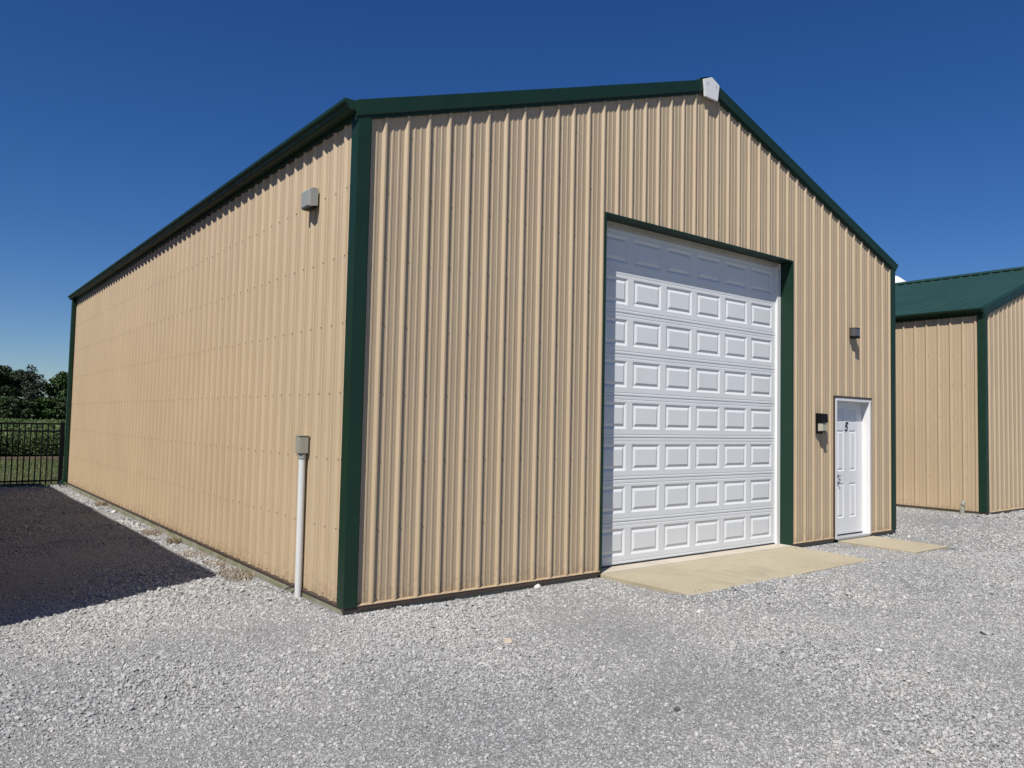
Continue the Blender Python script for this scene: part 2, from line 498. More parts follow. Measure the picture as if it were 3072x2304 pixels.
def make_barn(label, loc, W, L, rz0, front_r0, side_r0, openings=(), rows=(), front_rows=(), detail=2, roof_mat='roof_green', group=None, skirt=0.3):
    slope = 0.335
    B = thing('metal_barn', label, 'barn', loc, group)
    def rt(x):
        return rz0 + slope * (min(x, W - x) + 0.05)
    ridge = rt(W / 2)
    # -------- front and back wall panels (one sheet = four ribs)
    def wall(front):
        sgn = -1 if front else 1
        y0 = 0 if front else L
        ops = openings if front else ()
        edges = [0.0]
        k = 3
        while True:
            e = front_r0 + k * PITCH + 0.0315
            if e >= W - 0.12:
                break
            edges.append(e); k += 4
        edges.append(W)
        ex = [W / 2] + [v for q in ops for v in q[:2]]
        for a, b in zip(edges[:-1], edges[1:]):
            pr = [(u, d + 0.0014 * (int(a * 100) % 2)) for u, d in rib_profile(a, b, front_r0, ex)]
            mb = MB()
            for (u, d), (u2, d2) in zip(pr[:-1], pr[1:]):
                um = (u + u2) / 2
                spans = [(0.0, None)]
                for (x0, x1, z0, z1) in ops:
                    if x0 < um < x1:
                        spans = [(z1, None)] if z0 <= 0.01 else [(0.0, z0), (z1, None)]
                for z0, z1 in spans:
                    ta = z1 if z1 else rt(u) - 0.06
                    tb = z1 if z1 else rt(u2) - 0.06
                    mb.poly([(u, y0 + sgn * d, z0), (u2, y0 + sgn * d2, z0), (u2, y0 + sgn * d2, tb), (u, y0 + sgn * d, ta)])
            if mb.f:
                part('siding_panel', mb, 'tan_metal', B, fix=False)
    wall(True)
    wall(False)
    # -------- side walls: alike sheets share one mesh
    htop = rz0 - 0.02
    pw = 4 * PITCH
    first = side_r0 + 3 * PITCH + 0.0315
    edges = [0.0, first]
    while edges[-1] + pw < L - 0.1:
        edges.append(edges[-1] + pw)
    edges.append(L)
    for side in (0, 1):
        cache = {}
        for a, b in zip(edges[:-1], edges[1:]):
            key = round(b - a, 4) if a > 0 and b < L else (a, b)
            if key not in cache:
                mb = MB()
                pr = rib_profile(a, b, side_r0)
                for (u, d), (u2, d2) in zip(pr[:-1], pr[1:]):
                    x, x2 = (-d, -d2) if side == 0 else (W + d, W + d2)
                    mb.poly([(x, u - a, 0), (x2, u2 - a, 0), (x2, u2 - a, htop), (x, u - a, htop)])
                cache[key] = mb.mesh('siding_panel', 'tan_metal', fix=False)
            link('siding_panel', cache[key], B, (0, a, 0))
    # -------- roof sheets
    for side in (0, 1):
        cache = {}
        y = -0.03
        while y < L + 0.02:
            y2 = min(y + pw, L + 0.03)
            key = round(y2 - y, 4)
            if key not in cache:
                mb = MB()
                pr = rib_profile(0, y2 - y, 0.1)
                for (u, d), (u2, d2) in zip(pr[:-1], pr[1:]):
                    xe, xr = (-0.11, W / 2 - 0.02) if side == 0 else (W + 0.11, W / 2 + 0.02)
                    ze, zr = rt(0) - 0.11 * slope - 0.052 * slope - 0.012, ridge - 0.02
                    ze = rz0 + slope * (-0.06) - 0.012
                    mb.poly([(xe, u, ze + d), (xe, u2, ze + d2), (xr, u2, zr + d2), (xr, u, zr + d)])
                cache[key] = mb.mesh('roof_panel', roof_mat, fix=False)
            link('roof_panel', cache[key], B, (0, y, 0))
            y = y2
    mb = MB()
    for s in (-1, 1):
        mb.poly([(W / 2, -0.035, ridge + 0.045), (W / 2, L + 0.035, ridge + 0.045), (W / 2 + s * 0.2, L + 0.035, ridge + 0.045 - 0.2 * slope - .006), (W / 2 + s * 0.2, -0.035, ridge + 0.045 - 0.2 * slope - .006)])
        mb.poly([(W / 2 + s * 0.2, L + 0.035, ridge + 0.039 - 0.2 * slope), (W / 2 + s * 0.2, -0.035, ridge + 0.039 - 0.2 * slope), (W / 2 + s * 0.2, -0.035, ridge + 0.018 - 0.2 * slope), (W / 2 + s * 0.2, L + 0.035, ridge + 0.018 - 0.2 * slope)])
    part('ridge_flashing', mb, roof_mat, B, fix=False)
    # -------- rake trim along both gables
    sec = [(-0.052, 0.004), (-0.052, -0.132), (-0.046, -0.138), (-0.031, -0.140), (-0.031, -0.168), (-0.026, -0.172), (-0.003, -0.172), (-0.003, -0.03), (0.07, -0.008), (0.07, 0.008)]
    for gable in (0, 1):
        for side in (0, 1):
            xa, xb = (-0.052, W / 2) if side == 0 else (W + 0.052, W / 2)
            def ring(x):
                return [(x, yy if gable == 0 else L - yy, rt(x) + zz) for yy, zz in sec]
            cuts = [xa, xa + (xb - xa) * 0.58, xb]
            for q, (ca, cb) in enumerate(zip(cuts[:-1], cuts[1:])):
                mb = MB()
                if q == 1:
                    ca -= math.copysign(0.06, xb - xa)
                off = 0.0018 * q
                mb.prism([(px_, py_ - (off if gable == 0 else -off), pz_ + off) for px_, py_, pz_ in ring(ca)], [(px_, py_ - (off if gable == 0 else -off), pz_ + off) for px_, py_, pz_ in ring(cb)])
                part('rake_trim', mb, 'green_metal', B)
    # -------- gutters
    gz = rz0 - 0.092
    prof = [(0.004, .086), (0.004, 0), (.118, 0), (.130, .018), (.134, .034), (.146, .044), (.162, .060), (.166, .086), (.156, .086),
            (.156, .066), (.141, .050), (.127, .040), (.123, .022), (.113, .006), (.010, .006), (.010, .086)]
    for side in (0, 1):
        def gx(v):
            return -0.022 - v + .02 if side == 0 else W + 0.022 + v - .02
        mb = MB()
        mb.prism([(gx(a), -0.03, gz + b) for a, b in prof], [(gx(a), L + 0.03, gz + b) for a, b in prof])
        gut = part('gutter', mb, 'green_metal', B)
        for ya, yb in ((-0.034, -0.0301), (L + 0.0301, L + 0.034)):
            mb = MB()
            cap = prof[:8]
            mb.prism([(gx(a), ya, gz + b) for a, b in cap], [(gx(a), yb, gz + b) for a, b in cap])
            part('gutter_end_cap', mb, 'green_metal', gut)
        # bracket line below the gutter
        mb = MB()
        xa, xb = sorted((gx(0.004), gx(0.03)))
        mb.box(xa, xb, 0.0, L, gz - 0.045, gz - 0.002)
        part('eave_trim', mb, 'green_metal', B)
    # -------- corner trims
    Lp = [(-.035, -.042), (.088, -.042), (.088, -.030), (.100, -.030), (.100, -.006), (-.004, -.004), (-.006, .100), (-.024, .100), (-.024, .088), (-.035, .088)]
    for cx in (0, 1):
        for cy in (0, 1):
            pts = [((a if cx == 0 else W - a), (b if cy == 0 else L - b)) for a, b in Lp]
            mb = MB()
            mb.prism([(a, b, -0.008) for a, b in pts], [(a, b, gz - 0.004) for a, b in pts])
            part('corner_trim', mb, 'green_metal', B)
    # -------- base trim and skirt boards
    gaps = sorted([(q[0] - 0.03, q[1] + 0.03) for q in openings])
    xs = [-0.030]
    for a, b in gaps:
        xs += [a, b]
    xs.append(W + 0.030)
    for a, b in zip(xs[0::2], xs[1::2]):
        mb = MB(); mb.prism([(a, 0.002, -0.001), (a, -0.030, -0.010), (a, -0.030, -0.048), (a, -0.024, -0.052), (a, 0.002, -0.050)],
                            [(b, 0.002, -0.001), (b, -0.030, -0.010), (b, -0.030, -0.048), (b, -0.024, -0.052), (b, 0.002, -0.050)])
        bt = part('base_trim', mb, 'brown_trim', B)
        mb = MB(); mb.prism([(a, -0.004, 0.004), (a, -0.034, -0.006), (a, -0.034, -0.011), (a, -0.004, -0.001)], [(b, -0.004, 0.004), (b, -0.034, -0.006), (b, -0.034, -0.011), (b, -0.004, -0.001)])
        part('trim_lip', mb, 'tan_metal', bt)
        mb = MB(); mb.box(a + 0.02, b - 0.02, -0.016, 0.03, -0.052 - skirt, -0.0525)
        part('skirt_board', mb, 'skirt_wood', B)
    for side in (0, 1):
        f = (lambda v: -v) if side == 0 else (lambda v: W + v)
        mb = MB(); sec2 = [(-.002, -.001), (.026, -.008), (.026, -.024), (-.002, -.026)]
        mb.prism([(f(a), -0.031, b) for a, b in sec2], [(f(a), L + 0.03, b) for a, b in sec2])
        part('base_trim', mb, 'brown_trim', B)
        y = -0.01
        while y < L - 0.1:
            y2 = min(y + 3.6, L + 0.01)
            xa, xb = sorted((f(0.014), f(-0.03)))
            mb = MB(); mb.box(xa, xb, y, y2 - 0.004, -0.05 - skirt, -0.0265)
            part('skirt_board', mb, 'skirt_wood', B)
            y = y2
    # -------- screw heads (too small to pick apart): one part per wall
    if detail >= 1:
        mb = MB()
        nr = int((W - 0.05 - front_r0) / PITCH) + 1
        for k in range(nr):
            x = front_r0 + k * PITCH + 0.039
            for z in front_rows:
                if z > rt(x) - 0.22 or x > W - 0.1:
                    continue
                if any(q[0] - 0.04 < x < q[1] + 0.04 and q[2] <= z < q[3] + 0.06 for q in openings):
                    continue
                screw(mb, (x, 0, z + random.uniform(-.006, .006)), (0, -1, 0))
        tag(part('screw_heads', mb, 'screw_metal', B), kind='stuff')
        mb = MB()
        for z in front_rows:
            if z < rz0 - 0.4:
                screw(mb, (0.094, -0.030, z), (0, -1, 0)); screw(mb, (W - 0.094, -0.030, z), (0, -1, 0)); screw(mb, (-0.024, 0.094, z), (-1, 0, 0))
        q = 0.2
        while q < W - 0.1:
            screw(mb, (q, -0.031, rt(q) - 0.155), (0, -1, 0), 0.005); q += PITCH * 2
        tag(part('trim_screws', mb, 'green_metal', B), kind='stuff')
        mb = MB()
        k = 0
        while side_r0 + k * PITCH < L - 0.1:
            y = side_r0 + k * PITCH - 0.039
            k += 1
            if y < 0.12:
                continue
            for z in rows:
                if z < rz0 - 0.25:
                    screw(mb, (0, y, z + random.uniform(-.006, .006)), (-1, 0, 0), 0.0058)
        tag(part('screw_heads', mb, 'screw_metal', B), kind='stuff')
    return B, rt, ridge, gz

ROWS_F = [0.04, 0.636, 1.24, 1.845, 2.45, 3.055, 3.655, 4.216, 4.789, 5.387]
ROWS_S = [0.03, 0.628, 1.236, 1.828, 2.448, 3.06, 3.671]
OX = 0.06                       # barn-local x = world x + OX
DOOR = (2.985 + OX, 6.69 + OX, -0.06, 3.955)
ENTRY = (7.832 + OX, 8.895 + OX, -0.06, 2.08)
barn, rt, RIDGE, GZ = make_barn('tan ribbed metal barn with large white overhead door and green trim', (-OX, 0, 0), 9.72, 14.63, 4.382,
                                0.1905 + OX, 0.2169 + 0.036, (DOOR, ENTRY), ROWS_S, ROWS_F)

# ---- white pentagon cap at the peak of the main barn
mb = MB()
cx = 4.775 + OX
zt = 6.045
ring = [(cx, zt), (cx - .158, zt - .068), (cx - .125, zt - .280), (cx + .125, zt - .280), (cx + .158, zt - .068)]
mb.prism([(a, -0.075, b) for a, b in ring], [(a, -0.045, b) for a, b in ring])
cap = part('peak_cap', mb, 'white_vinyl', barn, bevel=0.004)
for sx in (-0.085, 0.085):
    mb = MB()
    screw(mb, (cx + sx, -0.0752, zt - 0.10), (0, -1, 0), 0.006)
    part('cap_screw', mb, 'silver_metal', cap)

# ---- overhead door ------------------------------------------------
dx0, dx1, dzt = DOOR[0], DOOR[1], DOOR[3]
DY = 0.190
mb = MB()
mb.box(dx0 - 0.05, dx1 + 0.05, DY + 0.012, DY + 0.05, -0.02, 4.1)
door = part('overhead_door', mb, 'white_paint', barn, label='white sectional overhead door with raised panels')
SH = 0.4885
zb = -0.017
px0, pw_, pp = 3.079 + OX, 0.488, 0.5895
xl, xr = dx0 - 0.03, 6.605 + OX
def raised(name_):
    mb = MB()
    rings = [(0.0, 0.0), (0.026, 0.0115), (0.033, 0.0115), (0.062, 0.0005)]
    w, h = pw_, 0.310
    rr = []
    for ins, d in rings:
        rr.append([(ins, d, ins), (w - ins, d, ins), (w - ins, d, h - ins), (ins, d, h - ins)])
    for a, b in zip(rr[:-1], rr[1:]):
        for k in range(4):
            j = (k + 1) % 4
            mb.poly([a[k], a[j], b[j], b[k]])
    mb.poly(rr[-1])
    return mb.mesh(name_, 'door_steel', fix=True)
rp_mesh = raised('raised_panel')
for me_poly in rp_mesh.polygons:
    pass
def section(zs):
    """stamped sheet with openings for the raised panels; horizontal beads at the meeting rails"""
    mb = MB()
    z_out = [(0.0, .008), (.006, .0075), (.010, 0), (.028, 0), (.032, .0025), (.038, .0025), (.042, 0), (.1005, 0)]
    z_top = [(.4105, 0), (.438, 0), (.442, .0025), (.448, .0025), (.452, 0), (.479, 0), (.4825, .007), (SH, .008)]
    for (a, da), (b, db) in list(zip(z_out[:-1], z_out[1:])) + list(zip(z_top[:-1], z_top[1:])):
        mb.poly([(xl, DY + da, a), (xr, DY + da, a), (xr, DY + db, b), (xl, DY + db, b)])
    xs_ = [xl]
    for k in range(6):
        xs_ += [px0 + k * pp, px0 + k * pp + pw_]
    xs_.append(xr)
    for a, b in zip(xs_[0::2], xs_[1::2]):
        mb.poly([(a, DY, .1005), (b, DY, .1005), (b, DY, .4105), (a, DY, .4105)])
    return mb.mesh('door_section', 'door_steel', fix=False)
sec_mesh = section(0)
for k in range(8):
    link('door_section', sec_mesh, door, (0, 0, zb + k * SH))
    for q in range(6):
        link('raised_panel', rp_mesh, door, (px0 + q * pp, DY, zb + k * SH + 0.1005))
mb = MB(); mb.box(xl, xr, DY - 0.006, DY + 0.02, zb - 0.016, zb)
part('bottom_seal', mb, 'dark_rubber', door)
# white stop on the right and left jamb, vinyl seal under the head
mb = MB(); mb.box(xr, dx1 - 0.002, 0.158, DY + 0.03, -0.028, dzt - 0.002)
part('door_stop', mb, 'white_vinyl', barn, bevel=0.004)
mb = MB(); mb.box(dx0 + 0.002, dx0 + 0.05, 0.158, DY - 0.004, -0.028, dzt - 0.002)
part('door_stop', mb, 'white_vinyl', barn, bevel=0.004)
mb = MB(); mb.box(dx0 + 0.05, xr, 0.150, DY - 0.006, dzt - 0.055, dzt - 0.002)
part('weather_seal', mb, 'seal_vinyl', barn, bevel=0.004)
# green jambs and head around the opening
mb = MB(); mb.box(dx0 - 0.028, dx0, -0.028, 0.190, -0.10, dzt + 0.020); part('jamb_trim', mb, 'green_metal', barn, bevel=0.002)
mb = MB(); mb.box(dx1, dx1 + 0.028, -0.028, 0.190, -0.10, dzt + 0.020); part('jamb_trim', mb, 'green_metal', barn, bevel=0.002)
mb = MB(); mb.box(dx0 - 0.0275, dx1 + 0.0275, -0.0275, 0.190, dzt, dzt + 0.022); part('head_trim', mb, 'green_metal', barn, bevel=0.002)
# threshold strip of the floor slab
mb = MB(); mb.box(dx0 + 0.002, dx1 - 0.002, -0.032, 0.6, -0.16, -0.028); part('floor_slab', mb, 'concrete_light', barn, bevel=0.004)
# ---- entry door -----------------------------------------------------
ex0, ex1, ezt = ENTRY[0], ENTRY[1], ENTRY[3]
EY = 0.083
fr = MB()
fr.box(ex0, ex0 + 0.048, -0.034, 0.0, -0.03, ezt)
fr.box(ex1 - 0.048, ex1, -0.034, 0.0, -0.03, ezt)
fr.box(ex0 + 0.048, ex1 - 0.048, -0.034, 0.0, ezt - 0.048, ezt)
frame = part('door_frame', fr, 'white_vinyl', barn, bevel=0.005)
mb = MB()
mb.box(ex0 + 0.03, ex0 + 0.058, 0.0005, 0.16, -0.03, ezt - 0.0585)
part('jamb', mb, 'white_vinyl', frame)
mb = MB()
mb.box(ex1 - 0.058, ex1 - 0.03, 0.0005, 0.16, -0.03, ezt - 0.0585)
part('jamb', mb, 'white_vinyl', frame)
mb = MB()
mb.box(ex0 + 0.03, ex1 - 0.03, 0.0005, 0.16, ezt - 0.058, ezt - 0.03)
part('head_jamb', mb, 'white_vinyl', frame)
mb = MB(); mb.box(ex0 + 0.058, ex1 - 0.058, -0.045, 0.16, -0.047, -0.012); part('threshold', mb, 'aluminium', barn, bevel=0.006)
mb = MB(); mb.box(ex0 - 0.02, ex1 + 0.02, -0.04, -0.002, ezt + 0.001, ezt + 0.026); part('head_flashing', mb, 'brown_trim', barn)
mb = MB(); mb.box(ex0 - 0.016, ex0 - 0.001, -0.030, -0.002, -0.02, ezt); part('side_flashing', mb, 'brown_trim', barn)
mb = MB(); mb.box(ex1 + 0.001, ex1 + 0.016, -0.026, -0.002, -0.02, ezt); part('side_flashing', mb, 'tan_metal', barn)
# slab with six stamped panels
sx0, sx1, sz0, sz1 = ex0 + 0.060, ex1 - 0.060, 0.010, ezt - 0.060
ecx = 8.362 + OX
cols = [(ecx - 0.275, ecx - 0.085), (ecx + 0.085, ecx + 0.275)]
rowsz = [(0.255, 0.78), (0.965, 1.59), (1.715, 1.935)]
mb = MB()
xs_ = sorted([sx0, sx1] + [v for c in cols for v in c])
zs_ = sorted([sz0, sz1] + [v for c in rowsz for v in c])
holes = [(a, b, c, d) for a, b in cols for c, d in rowsz]
for a, b in zip(xs_[:-1], xs_[1:]):
    for c, d in zip(zs_[:-1], zs_[1:]):
        if any(abs(a - h[0]) < 1e-6 and abs(b - h[1]) < 1e-6 and abs(c - h[2]) < 1e-6 and abs(d - h[3]) < 1e-6 for h in holes):
            continue
        mb.poly([(a, EY, c), (b, EY, c), (b, EY, d), (a, EY, d)])
mb.box(sx0, sx1, EY + 0.012, EY + 0.045, sz0, sz1)
entry = part('entry_door', mb, 'white_paint', barn, fix=False, label='white six-panel entry door with a black number 5')
for (a, b, c, d) in holes:
    mb = MB()
    w, h = b - a, d - c
    rr = []
    for ins, dep in [(0.0, 0.0), (0.016, 0.009), (0.022, 0.009), (0.044, 0.001)]:
        rr.append([(a + ins, EY + dep, c + ins), (b - ins, EY + dep, c + ins), (b - ins, EY + dep, d - ins), (a + ins, EY + dep, d - ins)])
    for r1, r2 in zip(rr[:-1], rr[1:]):
        for k in range(4):
            j = (k + 1) % 4
            mb.poly([r1[k], r1[j], r2[j], r2[k]])
    mb.poly(rr[-1])
    part('stamped_panel', mb, 'white_paint', entry)
mb = MB(); mb.box(sx0, sx1, EY - 0.004, EY + 0.02, sz0 - 0.022, sz0 - 0.001); part('door_sweep', mb, 'dark_rubber', entry)
# number 5 (bold italic), a raised stroke outline
def digit5():
    W5, H5, sk = 0.108, 0.146, 0.22
    outer = [(0.30, 1.0), (1.0, 1.0), (0.96, 0.76), (0.52, 0.76), (0.48, 0.64)]
    bowl = []
    for k in range(0, 15):
        an = R(112 - k * 16.5)
        bowl.append((0.50 + 0.44 * math.cos(an), 0.345 + 0.345 * math.sin(an)))
    tail = [(0.04, 0.20), (0.28, 0.235)]
    inner = []
    for k in range(0, 13):
        an = R(-128 + k * 19.5)
        inner.append((0.50 + 0.205 * math.cos(an), 0.345 + 0.170 * math.sin(an)))
    tail2 = [(0.36, 0.44), (0.14, 0.42)]
    pts = outer + bowl + tail + inner + tail2
    return [((x + sk * y) * W5 / 1.1, y * H5) for x, y in pts]
pts5 = digit5()
mb = MB()
x5, z5 = 8.290 + OX, 1.572
n5 = len(pts5)
cu = bpy.data.curves.new('number_five', 'CURVE'); cu.dimensions = '2D'; cu.fill_mode = 'BOTH'; cu.extrude = 0.0022
spn = cu.splines.new('POLY'); spn.points.add(n5 - 1)
for k, (a, b) in enumerate(pts5):
    spn.points[k].co = (a, b, 0, 1)
spn.use_cyclic_u = True
tmp = bpy.data.objects.new('tmp5', cu); COL.objects.link(tmp)
bpy.context.view_layer.update()
me5 = bpy.data.meshes.new_from_object(tmp.evaluated_get(bpy.context.evaluated_depsgraph_get()))
bpy.data.objects.remove(tmp, do_unlink=True)
me5.name = 'number_five'; me5.materials.clear(); me5.materials.append(M['black_plastic'])
o5 = link('number_five', me5, entry, (x5, EY - 0.0035, z5)); o5.rotation_euler = (R(90), 0, 0)
o5['label'] = 'black italic house number 5'
# knob and deadbolt
mb = MB(); mb.tube([(8.098 + OX, EY, .795), (8.098 + OX, EY - .012, .795), (8.098 + OX, EY - .02, .795), (8.098 + OX, EY - .034, .795), (8.098 + OX, EY - .038, .795)], [.018, .016, .008, .015, .010], 14)
part('door_knob', mb, 'knob_metal', entry, smooth=True)
mb = MB(); mb.tube([(8.098 + OX, EY, .895), (8.098 + OX, EY - .014, .895), (8.098 + OX, EY - .020, .895)], [.016, .015, .011], 14)
mb.box(8.09 + OX, 8.145 + OX, EY - .027, EY - .019, .889, .901)
part('latch_handle', mb, 'knob_metal', entry)

# ---- downspout at the far left corner
mb = MB()
dy = 14.44
def rect(x, y, z, w=0.036, d=0.05):
    return [(x - w, y - d, z), (x + w, y - d, z), (x + w, y + d, z), (x - w, y + d, z)]
mb.prism(rect(-0.072, dy, 0.06), rect(-0.072, dy, GZ + 0.01), caps=True)
mb.prism([(-0.108, dy - .05, 0.09), (-0.108, dy + .05, 0.09), (-0.036, dy + .05, 0.06), (-0.036, dy - .05, 0.06)],
         [(-0.18, dy - .05, -0.02), (-0.18, dy + .05, -0.02), (-0.18, dy + .05, -0.09), (-0.18, dy - .05, -0.09)])
part('downspout', mb, 'green_metal', barn, bevel=0.004)

# ------------------------------------------------------------------ the neighbouring barns
b2, rt2, ridge2, gz2 = make_barn('lower tan metal barn with green roof standing beyond the entry door', (13.205, -0.06, 0.083), 9.2, 14.63, 3.925,
                                 0.25, 0.37, (), [0.03, 0.63, 1.24, 1.83, 2.45, 3.06], [0.04, 0.64, 1.24, 1.85, 2.45, 3.05, 3.6], detail=1, group='tan metal barns', skirt=0.32)
b3, rt3, ridge3, gz3 = make_barn('tan metal barn beyond the left edge that shades the alley', (-3.36 - 0.166 - 9.72, 0.67, -0.03), 9.72, 14.63, 4.382,
                                 0.25, 0.25, (), [], [], detail=0, group='tan metal barns', skirt=0.32)

# ------------------------------------------------------------------ wall lamps, boxes and pipe
def wall_lamp():
    T = thing('wall_lamp', 'black wall lamp with cream lens beside the white entry door', 'lamp', (7.305, -0.020, 1.53))
    mb = MB(); mb.box(0.0, 0.165, -0.018, 0.0, 0.0, 0.30); part('back_plate', mb, 'black_metal', T, bevel=0.004)
    mb = MB()
    mb.prism([(0.012, -0.0185, 0.165), (0.160, -0.0185, 0.165), (0.160, -0.0185, 0.298), (0.012, -0.0185, 0.298)],
             [(0.014, -0.108, 0.165), (0.158, -0.108, 0.165), (0.158, -0.100, 0.292), (0.014, -0.100, 0.292)])
    part('hood', mb, 'black_metal', T, bevel=0.006)
    mb = MB()
    mb.prism([(0.026, -0.0185, 0.035), (0.146, -0.0185, 0.035), (0.146, -0.0185, 0.164), (0.026, -0.0185, 0.164)],
             [(0.030, -0.094, 0.040), (0.142, -0.094, 0.040), (0.142, -0.094, 0.164), (0.030, -0.094, 0.164)])
    part('lens', mb, 'cream_lens', T, bevel=0.010)
    mb = MB(); mb.box(0.022, 0.150, -0.098, -0.0185, 0.022, 0.0345); part('bottom_rim', mb, 'black_metal', T, bevel=0.003)
wall_lamp()

def security_lamp():
    T = thing('security_lamp', 'small bronze wall lamp high above the entry door', 'lamp', (8.262, -0.020, 3.005))
    mb = MB()
    ring = [(0.0, 0.0), (0.0, -0.05), (0.012, -0.085), (0.04, -0.1), (0.13, -0.1), (0.13, 0.0)]
    mb.prism([(a, b, 0.032) for a, b in ring], [(a, b, 0.150) for a, b in ring])
    part('lens', mb, 'bronze_glass', T, bevel=0.004)
    mb = MB(); mb.prism([(a, b * 1.03, 0.0) for a, b in ring], [(a, b * 1.03, 0.0315) for a, b in ring]); part('lower_housing', mb, 'black_metal', T, bevel=0.003)
    mb = MB(); mb.prism([(a, b * 1.03, 0.1505) for a, b in ring], [(a, b * 1.03, 0.160) for a, b in ring]); part('top_plate', mb, 'black_metal', T, bevel=0.002)
security_lamp()

def vent_box():
    T = thing('vent_hood', 'grey metal hood box high on the left wall near the corner', 'vent', (-0.082, 0.79, 3.61))
    # box open below: outward face chamfered top and bottom
    mb = MB()
    sec = [(0.0, 0.185), (-0.045, 0.190), (-0.078, 0.178), (-0.084, 0.165), (-0.084, 0.005), (-0.078, 0.0), (0.0, 0.02)]
    mb.prism([(a, 0.0, b) for a, b in sec], [(a, 0.195, b) for a, b in sec])
    part('housing', mb, 'grey_box', T, bevel=0.003)
    mb = MB(); mb.prism([(-0.0845, 0.006, 0.012), (-0.0845, 0.189, 0.012), (-0.0845, 0.189, 0.160), (-0.0845, 0.006, 0.160)],
                        [(-0.092, 0.010, 0.016), (-0.092, 0.185, 0.016), (-0.092, 0.185, 0.156), (-0.092, 0.010, 0.156)])
    part('front_cover', mb, 'grey_box', T)
    mb = MB(); mb.box(-0.070, -0.010, 0.012, 0.183, -0.004, 0.010); part('bottom_louvre', mb, 'black_metal', T)
vent_box()

def meter_pipe():
    gx_, gy_ = -0.121, 0.868
    T = thing('conduit_riser', 'white plastic conduit pipe rising to a beige junction box', 'conduit', (gx_, gy_, float(ground_z(gx_, gy_))))
    zg = float(ground_z(gx_, gy_))
    mb = MB(); mb.tube([(0.012, 0.01, -0.15), (0.0, 0, 1.25 - zg)], 0.032, 18); part('pipe', mb, 'pvc', T, smooth=False)
    mb = MB(); mb.tube([(0, 0, 1.215 - zg), (0, 0, 1.262 - zg)], 0.0385, 18); part('coupling', mb, 'grey_box', T)
    bx = MB(); bx.box(-0.042, 0.042, -0.045, 0.055, 1.262 - zg, 1.425 - zg); part('junction_box', bx, 'beige_box', T, bevel=0.006)
    lid = MB(); lid.box(-0.050, -0.0425, -0.041, 0.051, 1.266 - zg, 1.421 - zg); part('box_cover', lid, 'beige_box', T, bevel=0.003)
    br = MB(); br.box(-0.052, 0.05, -0.050, 0.060, 1.4255 - zg, 1.433 - zg); part('box_rim', br, 'beige_box', T, bevel=0.002)
meter_pipe()

mb = MB()
zz = float(ground_z(-.2, 1.2))
mb.tube([(-0.085, 0.93, 0.03), (-0.095, 1.0, 0.0), (-0.11, 1.08, -0.035), (-0.12, 1.15, -0.055), (-0.135, 1.19, -0.09), (-0.15, 1.20, zz - .01)], 0.006, 8)
tag(link('cable', mb.mesh('cable', 'dark_rubber')), 'short black cable running from the white pipe into gravel', 'cable')

# grey stub at the foot of the far barn
def stub():
    x, y = 13.06, 0.29
    z = float(ground_z(x, y))
    T = thing('drain_stub', 'small grey metal stub at the foot of the far barn', 'stub', (x, y, z))
    mb = MB(); mb.tube([(0, 0, -0.1), (0, 0, 0.12), (0.02, 0, 0.17), (0.05, 0, 0.2)], [0.042, 0.042, 0.040, 0.034], 14); part('pipe', mb, 'beige_box', T)
    mb = MB(); mb.tube([(0.035, 0, 0.197), (0.06, 0, 0.225)], [0.038, 0.038], 14); part('collar', mb, 'grey_box', T)
stub()

# ------------------------------------------------------------------ fence behind the alley
def fence():
    fy = 15.10
    T = thing('fence', 'black metal picket fence closing the shaded alley', 'fence', (-0.17, fy, -0.12))
    x_end = -3.1
    top, mid, low = 1.345 + .12, 1.17 + .12, 0.0 + .12
    for z in (top, mid, low):
        mb = MB(); mb.box(x_end, -0.02, -0.018, 0.018, z - 0.020, z + 0.020); part('rail', mb, 'black_metal', T)
    pk = MB(); pk.box(-0.013, 0.013, -0.013, 0.013, -0.07 + .1, top - 0.0205)
    pkm = pk.mesh('picket', 'black_metal')
    x = -0.145
    while x > x_end:
        link('picket', pkm, T, (x, 0, 0)); x -= 0.1165
    pp_ = MB(); pp_.box(-0.045, 0.045, -0.045, 0.045, -0.3, 1.49)
    ppm = pp_.mesh('post', 'black_metal', bevel=0.003)
    cp = MB(); cp.prism([(-0.05, -0.05, 1.4905), (0.05, -0.05, 1.4905), (0.05, 0.05, 1.4905), (-0.05, 0.05, 1.4905)], [(-0.02, -0.02, 1.515), (0.02, -0.02, 1.515), (0.02, 0.02, 1.515), (-0.02, 0.02, 1.515)])
    cpm = cp.mesh('post_cap', 'black_metal')
    for x in (0.03, -1.80, x_end - 0.04):
        p_ = link('post', ppm, T, (x, 0, 0))
        link('post_cap', cpm, p_)
fence()

